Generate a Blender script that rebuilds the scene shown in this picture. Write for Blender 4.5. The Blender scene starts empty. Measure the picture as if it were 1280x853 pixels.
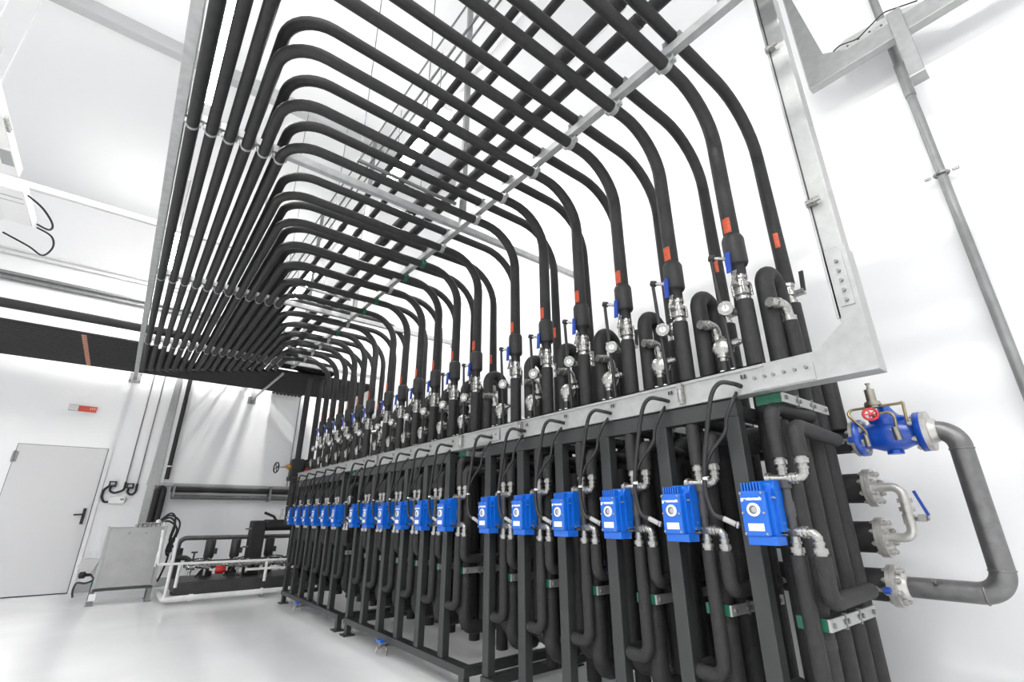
import bpy, math, random
from mathutils import Vector, Matrix, Quaternion
random.seed(7)
SC = bpy.context.scene
COL = SC.collection
V = Vector
PI = math.pi

# ------------------------------------------------------------------ materials
def mat(name, color, rough=0.5, metal=0.0, bump=0.0, bscale=60.0, var=0.0, vscale=8.0, emit=None, estr=0.0, coat=0.0, spec=None, rvar=0.0):
    m = bpy.data.materials.new(name); m.use_nodes = True
    nt = m.node_tree; b = nt.nodes['Principled BSDF']
    b.inputs['Base Color'].default_value = (*color, 1)
    b.inputs['Roughness'].default_value = rough
    b.inputs['Metallic'].default_value = metal
    if spec is not None: b.inputs['Specular IOR Level'].default_value = spec
    if coat: b.inputs['Coat Weight'].default_value = coat; b.inputs['Coat Roughness'].default_value = 0.15
    if emit:
        b.inputs['Emission Color'].default_value = (*emit, 1); b.inputs['Emission Strength'].default_value = estr
    tc = nt.nodes.new('ShaderNodeTexCoord')
    if var > 0 or rvar > 0:
        n = nt.nodes.new('ShaderNodeTexNoise'); n.inputs['Scale'].default_value = vscale; n.inputs['Detail'].default_value = 5
        nt.links.new(tc.outputs['Object'], n.inputs['Vector'])
        if var > 0:
            r = nt.nodes.new('ShaderNodeMapRange'); r.inputs['From Min'].default_value = .3; r.inputs['From Max'].default_value = .7
            r.inputs['To Min'].default_value = 1 - var; r.inputs['To Max'].default_value = 1 + var
            nt.links.new(n.outputs['Fac'], r.inputs['Value'])
            mx = nt.nodes.new('ShaderNodeMix'); mx.data_type = 'RGBA'; mx.blend_type = 'MULTIPLY'; mx.inputs['Factor'].default_value = 1
            mx.inputs['A'].default_value = (*color, 1); nt.links.new(r.outputs['Result'], mx.inputs['B'])
            nt.links.new(mx.outputs['Result'], b.inputs['Base Color'])
        if rvar > 0:
            r2 = nt.nodes.new('ShaderNodeMapRange'); r2.inputs['To Min'].default_value = max(0.02, rough - rvar); r2.inputs['To Max'].default_value = rough + rvar
            nt.links.new(n.outputs['Fac'], r2.inputs['Value']); nt.links.new(r2.outputs['Result'], b.inputs['Roughness'])
    if bump > 0:
        n2 = nt.nodes.new('ShaderNodeTexNoise'); n2.inputs['Scale'].default_value = bscale; n2.inputs['Detail'].default_value = 3
        nt.links.new(tc.outputs['Object'], n2.inputs['Vector'])
        bp = nt.nodes.new('ShaderNodeBump'); bp.inputs['Strength'].default_value = bump; bp.inputs['Distance'].default_value = .004
        nt.links.new(n2.outputs['Fac'], bp.inputs['Height']); nt.links.new(bp.outputs['Normal'], b.inputs['Normal'])
    return m

M = dict(
    wall=mat('white_wall_paint', (.80, .80, .805), .6, var=.015, vscale=1.2),
    ceil=mat('white_ceiling_paint', (.78, .785, .79), .7),
    floor=mat('pale_epoxy_floor', (.84, .845, .85), .2, var=.03, vscale=.9, rvar=.08),
    foam=mat('black_foam_insulation', (.0195, .0195, .0195), .62, bump=.35, bscale=240, var=.22, vscale=30, spec=.4),
    foam2=mat('black_foam_jacket', (.020, .020, .021), .55, bump=.25, bscale=200, var=.15, vscale=40, spec=.45),
    post=mat('anthracite_paint', (.027, .029, .029), .38, var=.08, vscale=14, spec=.5),
    galv=mat('galvanised_steel', (.40, .405, .40), .45, metal=.55, var=.08, vscale=26, rvar=.08),
    galvd=mat('dull_galvanised_steel', (.24, .245, .245), .5, metal=.5, var=.10, vscale=20),
    steel=mat('stainless_steel', (.38, .375, .36), .28, metal=.85, var=.08, vscale=40, rvar=.08),
    bare=mat('bare_grey_pipe_steel', (.17, .17, .17), .4, metal=.7, var=.16, vscale=22, bump=.1, bscale=120),
    brush=mat('brushed_sheet_steel', (.36, .36, .355), .38, metal=.8, var=.07, vscale=5),
    blue=mat('blue_enamel', (.002, .105, .50), .33, coat=.3, spec=.5),
    blue2=mat('blue_valve_enamel', (.004, .065, .42), .3, coat=.4),
    lever=mat('blue_lever_grip', (.01, .05, .32), .4),
    white=mat('white_plastic', (.80, .80, .79), .4),
    whitep=mat('white_pipe_paint', (.72, .72, .71), .4, var=.08, vscale=12),
    dial=mat('dial_face', (.75, .80, .78), .3),
    glass=mat('window_dark', (.16, .17, .18), .1),
    black=mat('black_rubber', (.012, .012, .013), .5),
    dark=mat('dark_machine_paint', (.045, .045, .047), .45, var=.15, vscale=10),
    orange=mat('orange_label', (.50, .075, .025), .5, var=.25, vscale=55),
    red=mat('red_enamel', (.55, .02, .02), .4),
    redsign=mat('red_sign', (.55, .05, .02), .35),
    green=mat('green_clamp_liner', (.006, .095, .05), .5),
    brass=mat('aged_brass', (.36, .29, .16), .35, metal=.9, var=.15, vscale=40),
    bronze=mat('pale_bronze', (.33, .31, .26), .35, metal=.85, var=.1, vscale=30),
    yell=mat('yellow_brass', (.60, .33, .06), .35, metal=.7),
    door=mat('pale_grey_door_paint', (.58, .58, .585), .45),
    gap=mat('dark_gap', (.05, .05, .05), .8),
    grey=mat('grey_skirting', (.36, .37, .37), .55),
    lamp=mat('lamp_diffuser', (.9, .9, .9), .5, emit=(1, .99, .97), estr=66),
    pail=mat('translucent_grey_plastic', (.62, .62, .62), .45),
    purlin=mat('pale_grey_beam_paint', (.42, .425, .43), .6),
    beam=mat('bright_galvanised_channel', (.42, .425, .425), .42, metal=.5, var=.12, vscale=18),
    stripe=mat('faded_label', (.50, .24, .16), .55, var=.35, vscale=70),
    flange=mat('bright_flange_steel', (.50, .49, .47), .38, metal=.65, var=.12, vscale=40),
    gland=mat('grey_cable_gland', (.36, .36, .355), .4),
    mark=mat('pale_sign_marks', (.85, .62, .55), .5),
)

# ------------------------------------------------------------------ mesh builder
def frame(d):
    d = d.normalized()
    a = V((0, 0, 1)) if abs(d.z) < .9 else V((1, 0, 0))
    u = d.cross(a).normalized(); v = u.cross(d).normalized()
    return u, v

def fillet(path, R, seg=7):
    P = [V(p) for p in path]
    if len(P) < 3 or (not isinstance(R, (list, tuple)) and R <= 0): return P
    out = [P[0]]
    for i in range(1, len(P) - 1):
        a, b, c = P[i-1], P[i], P[i+1]
        d0 = (a - b); d1 = (c - b); l0, l1 = d0.length, d1.length
        d0.normalize(); d1.normalize()
        ang = d0.angle(d1)
        if ang > PI - .02: out.append(b); continue
        r = R[i-1] if isinstance(R, (list, tuple)) else R
        t = min(r / math.tan(ang / 2), l0 * (.5 if i > 1 else .98), l1 * (.5 if i < len(P) - 2 else .98))
        r = t * math.tan(ang / 2)
        cen = b + (d0 + d1).normalized() * (r / math.sin(ang / 2))
        s = b + d0 * t; e = b + d1 * t
        vs = s - cen; ve = e - cen; tot = vs.angle(ve); ax = vs.cross(ve).normalized()
        for k in range(seg + 1):
            out.append(cen + Quaternion(ax, tot * k / seg) @ vs)
    out.append(P[-1])
    return out

class MB:
    def __init__(s): s.v = []; s.f = []; s.s = []; s.m = []
    def add(s, vs, fs, smooth=False, m=0):
        o = len(s.v); s.v += [tuple(x) for x in vs]
        for f in fs: s.f.append([i + o for i in f]); s.s.append(smooth); s.m.append(m)
        return s
    def box(s, x0, x1, y0, y1, z0, z1, m=0):
        vs = [(x, y, z) for z in (z0, z1) for y in (y0, y1) for x in (x0, x1)]
        return s.add(vs, [(0, 2, 3, 1), (4, 5, 7, 6), (0, 1, 5, 4), (2, 6, 7, 3), (0, 4, 6, 2), (1, 3, 7, 5)], False, m)
    def obox(s, c, ax, ay, az, m=0):          # oriented box: centre and three half vectors
        c, ax, ay, az = V(c), V(ax), V(ay), V(az)
        vs = [c + ax*i + ay*j + az*k for k in (-1, 1) for j in (-1, 1) for i in (-1, 1)]
        return s.add(vs, [(0, 2, 3, 1), (4, 5, 7, 6), (0, 1, 5, 4), (2, 6, 7, 3), (0, 4, 6, 2), (1, 3, 7, 5)], False, m)
    def lathe(s, p, d, prof, n=16, m=0, cap=True, smooth=True):
        p, d = V(p), V(d).normalized(); u, v = frame(d)
        rings = []
        for t, r in prof:
            rings.append([p + d*t + (u*math.cos(2*PI*k/n) + v*math.sin(2*PI*k/n))*r for k in range(n)])
        vs = [x for R in rings for x in R]; fs = []
        for i in range(len(rings) - 1):
            for k in range(n):
                k2 = (k+1) % n
                fs.append((i*n+k, i*n+k2, (i+1)*n+k2, (i+1)*n+k))
        s.add(vs, fs, smooth, m)
        if cap:
            if prof[0][1] > 1e-5: s.add(rings[0], [list(range(n))[::-1]], False, m)
            if prof[-1][1] > 1e-5: s.add(rings[-1], [list(range(n))], False, m)
        return s
    def cyl(s, a, b, r, r2=None, n=16, m=0, smooth=True):
        a, b = V(a), V(b); L = (b - a).length
        return s.lathe(a, b - a, [(0, r), (L, r if r2 is None else r2)], n, m, True, smooth)
    def steps(s, a, d, prof, n=14, m=0, smooth=True):   # profile of (length, radius) blocks, hard shoulders
        a = V(a); d = V(d).normalized(); t = 0
        for L, r in prof:
            s.cyl(a + d*t, a + d*(t+L), r, None, n, m, smooth); t += L
        return s
    def tube(s, path, r, R=0.0, n=12, seg=7, m=0, cap=True):
        P = fillet(path, R, seg)
        Q = [P[0]]
        for p in P[1:]:
            if (p - Q[-1]).length > 1e-5: Q.append(p)
        P = Q; T = []
        for i in range(len(P)):
            a = P[max(i-1, 0)]; b = P[min(i+1, len(P)-1)]
            T.append((b - a).normalized())
        u, v = frame(T[0]); rings = []
        tot = sum((P[i+1]-P[i]).length for i in range(len(P)-1)); acc = 0
        for i, p in enumerate(P):
            if i:
                q = T[i-1].rotation_difference(T[i]); u = q @ u; v = q @ v
                acc += (P[i]-P[i-1]).length
            rr = r(acc, tot) if callable(r) else r
            rings.append([p + (u*math.cos(2*PI*k/n) + v*math.sin(2*PI*k/n))*rr for k in range(n)])
        fs = []
        for i in range(len(rings)-1):
            for k in range(n):
                k2 = (k+1) % n
                fs.append((i*n+k, (i)*n+k2, (i+1)*n+k2, (i+1)*n+k))
        s.add([x for Rr in rings for x in Rr], fs, True, m)
        if cap:
            s.add(rings[0], [list(range(n))[::-1]], False, m); s.add(rings[-1], [list(range(n))], False, m)
        return s
    def torus(s, c, d, R, r, n=24, k=8, m=0):
        c, d = V(c), V(d).normalized(); u, v = frame(d); vs = []; fs = []
        for i in range(n):
            a = 2*PI*i/n; e = u*math.cos(a) + v*math.sin(a)
            for j in range(k):
                b = 2*PI*j/k; vs.append(c + e*(R + r*math.cos(b)) + d*r*math.sin(b))
        for i in range(n):
            for j in range(k):
                fs.append((i*k+j, ((i+1) % n)*k+j, ((i+1) % n)*k+(j+1) % k, i*k+(j+1) % k))
        return s.add(vs, fs, True, m)
    def prism(s, poly, axis, a0, a1, m=0, smooth=False):   # poly in the two other axes, extruded along axis
        def P(p, t):
            return {'x': (t, p[0], p[1]), 'y': (p[0], t, p[1]), 'z': (p[0], p[1], t)}[axis]
        n = len(poly)
        lo = [P(p, a0) for p in poly]; hi = [P(p, a1) for p in poly]
        s.add(lo + hi, [(i, (i+1) % n, n+(i+1) % n, n+i) for i in range(n)], smooth, m)
        s.add(lo, [list(range(n))[::-1]], False, m); s.add(hi, [list(range(n))], False, m)
        return s
    def mesh(s, name, mats, org=(0, 0, 0)):
        me = bpy.data.meshes.new(name); o = V(org)
        me.from_pydata([tuple(V(p) - o) for p in s.v], [], s.f)
        if not isinstance(mats, (list, tuple)): mats = [mats]
        for mm in mats: me.materials.append(mm)
        me.polygons.foreach_set('use_smooth', s.s); me.polygons.foreach_set('material_index', s.m)
        me.update()
        import bmesh
        bm = bmesh.new(); bm.from_mesh(me); bmesh.ops.recalc_face_normals(bm, faces=bm.faces); bm.to_mesh(me); bm.free()
        return me

def tag(o, label=None, cat=None, group=None, kind=None):
    if label: o['label'] = label
    if cat: o['category'] = cat
    if group: o['group'] = group
    if kind: o['kind'] = kind
    return o
def link(name, me, parent=None, loc=(0, 0, 0), bevel=0, label=None):
    o = bpy.data.objects.new(name, me); COL.objects.link(o); o.location = loc
    if parent: o.parent = parent
    if bevel:
        b = o.modifiers.new('bevel', 'BEVEL'); b.width = bevel; b.segments = 2; b.limit_method = 'ANGLE'
    if label: o['label'] = label
    return o
def thing(name, label, cat, loc, group=None):
    o = bpy.data.objects.new(name, None); o.empty_display_size = .05; COL.objects.link(o); o.location = loc
    return tag(o, label, cat, group)
def part(name, mb, mats, root, bevel=0, label=None, parent=None):
    """mesh in world coordinates -> child of root (roots are never rotated)"""
    org = V(root.location)
    return link(name, mb.mesh(name, mats, org), parent or root, (0, 0, 0), bevel, label)
def parts(name, mbs, mats, root, parent=None, label=None, bevel=0):
    return [part(name, m, mats, root, bevel, label, parent) for m in mbs]
def solo(name, mb, mats, label, cat, org=None, group=None, bevel=0):
    if org is None:
        xs, ys, zs = zip(*mb.v); org = ((min(xs)+max(xs))/2, (min(ys)+max(ys))/2, min(zs))
    return tag(link(name, mb.mesh(name, mats, org), None, org, bevel), label, cat, group)
def struct(name, mb, mats, bevel=0):
    return tag(link(name, mb.mesh(name, mats), None, (0, 0, 0), bevel), kind='structure')
def copy_tree(o, dy, label=None):
    c = o.copy(); COL.objects.link(c); c.location = V(o.location) + V((0, dy, 0))
    if label: c['label'] = label
    for ch in o.children:
        k = ch.copy(); COL.objects.link(k); k.parent = c
        for g in ch.children:
            d = g.copy(); COL.objects.link(d); d.parent = k
    return c

ORD = ['first', 'second', 'third', 'fourth', 'fifth', 'sixth', 'seventh', 'eighth', 'ninth', 'tenth', 'eleventh', 'twelfth',
       'thirteenth', 'fourteenth', 'fifteenth', 'sixteenth', 'seventeenth', 'eighteenth']
END = 'from the grey loop end'
YS = [g + .352*i for g in (.92, 3.215, 5.495) for i in range(6)]
YW, XW, ZC = 10.25, 3.24, 6.3

# ------------------------------------------------------------------ setting
struct('floor', MB().box(-9, 3.4, -5, 10.4, -.1, 0), M['floor'])
struct('ceiling', MB().box(-9, 3.4, -5, 10.4, ZC, ZC+.1), M['ceil'])
struct('wall_back', MB().box(-9, 3.4, YW, YW+.15, 0, ZC), M['wall'])
struct('wall_right', MB().box(XW, XW+.15, -5, YW, 0, ZC), M['wall'])
struct('trim_2', MB().box(-9, XW, 5.53, 5.66, ZC-.16, ZC), M['purlin'], .005)          # ceiling purlin
struct('trim_3', MB().box(-9, XW, 0.9, 1.03, ZC-.16, ZC), M['purlin'], .005)
struct('baseboard_back', MB().box(-.22, 3.2, YW-.012, YW, 0, .13), M['grey'])
# door
D = MB().box(-1.335, -.285, YW-.035, YW-.014, .014, 2.10)
d = struct('door_1', D, M['door'], .004)
f_ = MB().box(-1.395, -1.343, YW-.02, YW, 0, 2.15).box(-.277, -.225, YW-.02, YW, 0, 2.15).box(-1.343, -.277, YW-.02, YW, 2.108, 2.15)
link('door_frame', f_.mesh('door_frame', M['wall']), d)
link('door_gap', MB().box(-1.343, -.277, YW-.012, YW-.004, 0, 2.1075).mesh('door_gap', M['gap']), d)
h = MB().box(-.375, -.335, YW-.05, YW-.034, .96, 1.19)
h.cyl((-.355, YW-.05, 1.10), (-.355, YW-.10, 1.10), .013, n=12).tube([(-.355, YW-.095, 1.10), (-.47, YW-.095, 1.095)], .012).cyl((-.355, YW-.05, 1.0), (-.355, YW-.06, 1.0), .012, n=10)
link('door_handle', h.mesh('door_handle', M['black']), d, label='black lever handle on a tall backplate')
hg = MB().cyl((-1.34, YW-.045, 1.83), (-1.34, YW-.045, 2.0), .012, n=10).box(-1.36, -1.30, YW-.045, YW-.034, 1.84, 1.99)
link('door_hinge', hg.mesh('door_hinge', M['galvd']), d)

# ------------------------------------------------------------------ rack frames (three modules)
for mi, (g, lab) in enumerate(((.92, 'dark steel rack frame under the end with the grey bypass loop'),
                               (3.215, 'dark steel rack frame in the middle of the three'),
                               (5.495, 'dark steel rack frame beside the pump skid'))):
    y0, y1 = g - .27, g + 5*.352 + .09
    t = thing('rack_frame', lab, 'frame', (1.96, y0, 0), 'steel frames under the pipe rack')
    for i in range(6):
        y = g + .352*i + .055
        part('post', MB().box(1.96, 2.015, y-.032, y+.032, .15, 1.45), M['post'], t, .004)
    for y in (g+.2, (y0+y1)/2, y1-.04):
        part('post', MB().box(2.93, 2.985, y-.03, y+.03, .15, 1.50), M['post'], t)
    part('bottom_beam', MB().box(1.95, 2.03, y0, y1, .10, .15), M['post'], t, .004)
    part('bottom_beam', MB().box(2.92, 3.0, y0, y1, .10, .15), M['post'], t)
    part('top_beam', MB().box(1.96, 2.02, g+.025, y1, 1.45, 1.525), M['post'], t, .004)
    part('top_beam', MB().box(2.93, 2.99, g+.02, y1, 1.50, 1.525), M['post'], t)
    for y in (y0+.03, y1-.03):
        part('cross_beam', MB().box(2.03, 2.92, y-.03, y+.03, .10, .15), M['post'], t)
    for y in (g+.055, y1-.035):
        part('cross_beam', MB().box(2.02, 2.93, y-.03, y+.03, 1.45, 1.50), M['post'], t)
    for x in (1.96, 2.95):
        for y in (y0+.05, y1-.05):
            part('foot', MB().box(x, x+.045, y-.03, y+.03, .012, .10).box(x-.03, x+.075, y-.06, y+.06, 0, .012), M['post'], t)

# ------------------------------------------------------------------ galvanised duct over the rack front, turning up at the end
t = thing('cable_trunking', 'galvanised trunking along the rack top turning up to the ceiling', 'cable trunking', (1.99, .425, 1.53))
part('rail', MB().box(1.95, 2.03, .80, 7.36, 1.53, 1.64), M['galv'], t, .003)
part('rail_lid', MB().box(1.944, 1.95, .80, 7.36, 1.628, 1.646).box(1.944, 2.03, .80, 7.36, 1.64, 1.646), M['galv'], t)
poly = [(.425, 1.53), (.80, 1.53), (.80, 1.64), (.60, 1.64), (.50, 1.72), (.50, 2.02), (.425, 2.02)]
part('corner_piece', MB().prism(poly, 'x', 1.947, 2.033), M['galv'], t, .003)
part('upright', MB().box(1.95, 2.03, .43, .50, 2.02, ZC), M['galv'], t, .003)
part('upright_lid', MB().box(1.944, 1.95, .500, .508, 1.74, ZC), M['galv'], t)
part('lid_gap', MB().box(1.947, 1.95, .495, .500, 1.74, ZC), M['gap'], t)
parts('joint_plate', [MB().box(1.942, 1.947, .62, .86, 1.535, 1.60), MB().box(1.942, 1.947, .44, .485, 1.78, 2.0)], M['galv'], t)
parts('bolt', [MB().cyl((1.942, y, 1.585), (1.932, y, 1.585), .007, n=6) for y in (.645, .685, .725, .765, .80, .84)], M['galvd'], t)
parts('bolt', [MB().cyl((1.942, .462, z), (1.932, .462, z), .007, n=6) for z in (1.80, 1.84, 1.88, 1.92, 1.96)], M['galvd'], t)
for y, z in ((1.18, 1.58), (2.35, 1.58), (3.05, 1.58), (4.6, 1.58)):
    part('latch', MB().box(1.928, 1.945, y-.012, y+.012, z-.04, z+.055).cyl((1.93, y, z-.03), (1.93, y, z+.03), .011, n=8), M['steel'], t)
parts('bolt', [MB().cyl((1.9435, 2.62+.05*q, 1.585), (1.935, 2.62+.05*q, 1.585), .006, n=6) for q in range(6)], M['galvd'], t)
parts('joint_plate', [MB().box(1.9425, 1.9445, 2.58, 2.91, 1.545, 1.615)], M['galv'], t)
for z in (2.24, 3.1):
    part('latch', MB().box(1.928, 1.945, .47, .51, z-.012, z+.012).cyl((1.925, .455, z), (1.925, .505, z), .010, n=8), M['steel'], t)
for i, y in enumerate(YS):
    part('knockout', MB().box(1.9435, 1.9445, y-.045, y-.036, 1.594, 1.612).box(1.9435, 1.9445, y-.030, y-.022, 1.594, 1.612), M['gap'], t)

# ------------------------------------------------------------------ second trunking at the right wall
t = thing('cable_trunking', 'galvanised L-shaped trunking high on the white wall above the conduit', 'cable trunking', (3.05, .6, 3.69))
poly = [(.60, 3.70), (-2.5, 3.70), (-2.5, 3.815), (.36, 3.815), (.485, 3.90), (.565, 4.56), (.565, ZC), (.60, ZC)]
part('back_panel', MB().prism(poly, 'x', 3.055, 3.062), M['galvd'], t)
part('face', MB().prism(poly, 'x', 3.0, 3.006), M['galvd'], t)
part('underside', MB().box(3.0, 3.062, -2.5, .60, 3.695, 3.70).box(3.0, 3.062, .60, .606, 3.70, ZC), M['galv'], t)
lip = MB().prism([(-.05, 3.816), (.40, 3.816), (.44, 3.93), (.36, 3.955), (.10, 3.925), (-.05, 3.86)], 'x', 3.063, 3.066)
part('perforated_lip', lip, M['galv'], t)
parts('lip_hole', [MB().cyl((3.063, y, 3.888+.008*(y > .2)), (3.0615, y, 3.888+.008*(y > .2)), .007, n=8) for y in (.41, .36, .30, .24, .18, .12)], M['gap'], t)
wire = MB().tube([(3.02, .46, 3.86), (3.02, .40, 3.90), (3.02, .30, 3.86), (3.02, .15, 3.93), (3.02, .0, 3.86)], .004, .05, n=6)
part('wire', wire, M['black'], t)
t = thing('wall_bracket', 'galvanised hanging bracket holding the L-shaped trunking', 'bracket', (2.98, .11, 3.3))
part('strut', MB().box(2.985, 2.997, .075, .145, 3.36, 3.87), M['galvd'], t, .003)
part('arm', MB().box(2.965, 3.06, .075, .145, 3.352, 3.36), M['galv'], t)

# wall conduit
t = thing('wall_conduit', 'grey steel conduit running straight up the white wall', 'conduit', (3.195, .18, 0))
part('pipe', MB().cyl((3.195, .18, 0), (3.195, .18, ZC), .022, n=16), M['galvd'], t)
part('coupling', MB().cyl((3.195, .18, 3.40), (3.195, .18, 3.66), .026, n=16), M['galvd'], t)
for z in (1.2, 2.83):
    c = MB().torus((3.195, .18, z), (0, 0, 1), .031, .007).box(3.20, XW, .17, .19, z-.008, z+.008)
    c.cyl((3.195, .225, z), (3.195, .255, z), .008, n=6).cyl((3.195, .135, z), (3.195, .105, z), .008, n=6)
    part('pipe_clip', c, M['steel'], t)

# ------------------------------------------------------------------ overhead support beams
def strut_x(y, lab):
    t = thing('support_rail', lab, 'beam', (1.5, y, 3.315), 'galvanised cross beams carrying the overhead pipes')
    part('channel', MB().box(-.17, XW-.02, y-.022, y+.022, 3.312, 3.366), M['beam'], t, .003)
    part('wall_plate', MB().box(XW-.02, XW, y-.05, y+.05, 3.28, 3.40), M['galvd'], t)
    part('hanger', MB().box(1.79, 1.84, y+.022, y+.057, 3.366, ZC), M['galvd'], t)
XB = (2.92, 5.39, 7.72)
strut_x(XB[0], 'galvanised cross beam over the pipes, first counted from the upright trunking')
strut_x(XB[1], 'galvanised cross beam over the pipes, second counted from the upright trunking')
strut_x(XB[2], 'galvanised cross beam over the pipes, closest to the wall with the door')
t = thing('support_rail', 'galvanised beam running above the rack between the two pipe layers', 'beam', (1.77, .2, 3.32))
part('channel', MB().box(1.745, 1.792, -.4, 7.95, 3.314, 3.366), M['beam'], t, .003)
part('end_bracket', MB().box(1.745, 1.793, .42, .60, 3.364, 3.43).box(1.70, 1.84, .50, .54, 3.40, 3.46), M['galvd'], t)
t = thing('support_rail', 'thin beam under the turned pipes, fixed to the back wall', 'beam', (1.65, 8, 3.2))
part('channel', MB().box(1.635, 1.665, 7.95, YW-.01, 3.19, 3.22), M['galv'], t)
part('wall_plate', MB().box(1.58, 1.72, YW-.012, YW, 3.12, 3.26), M['galvd'], t)
t = thing('support_rail', 'pale grey side beam along the outermost overhead pipe', 'beam', (-.2, 0, 3.30))
part('channel', MB().box(-.228, -.172, -.5, YW-.01, 3.30, 3.37), M['beam'], t, .003)
part('wall_plate', MB().box(-.28, -.12, YW-.014, YW, 3.24, 3.42), M['galv'], t)
parts('bolt', [MB().cyl((x, YW-.014, z), (x, YW-.03, z), .010, n=6) for x in (-.265, -.135) for z in (3.27, 3.39)], M['black'], t)

# ------------------------------------------------------------------ the 18 circuits: overhead supply (lower layer) and return (upper layer)
ZL, ZU = 3.277, 3.404
S_fit = S_low = S_jack = S_lab = S_lev = S_drain = None
def rr(acc, tot): return .039 if acc < .55 else (.039 - .0075*min(1, (acc-.55)/.6))
shared = {}
def sh(key, builder, mats, org):
    if key not in shared: shared[key] = builder().mesh(key, mats, org)
    return shared[key]

def lower_pipe_b():      # lower riser, with its U turn under the rack
    return MB().tube([(2.17, 0, 2.03), (2.17, 0, .38), (2.17, .125, .38), (2.17, .125, 1.30)], .040, .062, n=14)
def fitting_b():
    m = MB().steps((2.17, 0, 2.03), (0, 0, 1), [(.018, .034), (.012, .026)], 14)
    m.cyl((2.17, 0, 2.06), (2.17, 0, 2.085), .042, n=6).cyl((2.17, 0, 2.085), (2.17, 0, 2.125), .034, n=12)
    m.cyl((2.17, 0, 2.10), (2.17, 0, 2.118), .044, n=6).steps((2.17, 0, 2.125), (0, 0, 1), [(.02, .03), (.018, .036)], 8)
    for a in range(4):
        x = 2.17 + .040*math.cos(a*PI/2 + .6); y = .040*math.sin(a*PI/2 + .6)
        m.cyl((x, y, 2.058), (x, y, 2.122), .008, n=6)
    return m
def jacket_b():
    return MB().lathe((2.17, 0, 2.155), (0, 0, 1), [(0, .034), (.065, .034), (.066, .046), (.08, .053), (.215, .053), (.232, .046), (.235, .040)], 16)
def label_b(x, z0, z1, r, a0, a1):
    def f():
        m = MB(); n = 8; vs = []
        for k in range(n+1):
            a = a0 + (a1-a0)*k/n
            for z in (z0, z1): vs.append((x[0] + r*math.cos(a), x[1] + r*math.sin(a), z))
        return m.add(vs, [(2*k, 2*k+1, 2*k+3, 2*k+2) for k in range(n)], True)
    return f
def lever_b():
    m = MB().obox((2.105, .012, 2.225), (.006, 0, .001), (0, .011, 0), (.0, -.004, .055))
    return m
def lever_arm_b():
    return MB().obox((2.112, .002, 2.14), (.003, 0, 0), (0, .010, 0), (.006, -.006, .038)).cyl((2.11, .0, 2.11), (2.15, 0, 2.10), .010, n=8)
def stem_b():
    return MB().cyl((2.14, .03, 2.265), (2.10, .088, 2.28), .010, n=8)
def drain_b():
    return MB().cyl((2.105, .075, 2.275), (2.098, .10, 2.285), .017, n=10).tube([(2.10, .092, 2.28), (2.102, .09, 2.2), (2.11, .07, 1.66)], .0095, .03, n=8)
def rear_low_b(): return MB().tube([(2.55, -.075, .16), (2.55, -.075, 2.09)], .041, n=14)
def rear_fit_b():
    m = MB().steps((2.55, -.075, 2.09), (0, 0, 1), [(.02, .032), (.03, .026), (.02, .036), (.03, .026), (.02, .032)], 8)
    m.box(2.53, 2.56, -.15, -.09, 2.13, 2.155)
    return m
def rear_lev_b(): return MB().obox((2.545, -.148, 2.20), (.006, 0, 0), (0, .010, 0), (0, -.004, .055))
def clampl_b(): return MB().lathe((1.752, 0, ZL), (1, 0, 0), [(0, .0385), (.032, .0385)], 16).box(1.754, 1.784, -.058, -.034, ZL-.012, ZL+.012).box(1.754, 1.784, .034, .048, ZL-.012, ZL+.035).cyl((1.769, -.050, ZL-.02), (1.769, -.050, ZL+.036), .005, n=6)
def clampu_b(): return MB().lathe((1.756, -.06, ZU), (1, 0, 0), [(0, .037), (.026, .037)], 16).box(1.756, 1.782, -.115, -.09, ZU-.036, ZU+.012).box(1.756, 1.782, -.03, -.008, ZU-.036, ZU+.012)
def clampx_b(): return MB().lathe((0, -.009, ZL), (0, 1, 0), [(0, .0345), (.018, .0345)], 16).box(-.044, -.032, -.009, .009, ZL, ZL+.034).box(.032, .044, -.009, .009, ZL, ZL+.034)

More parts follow.
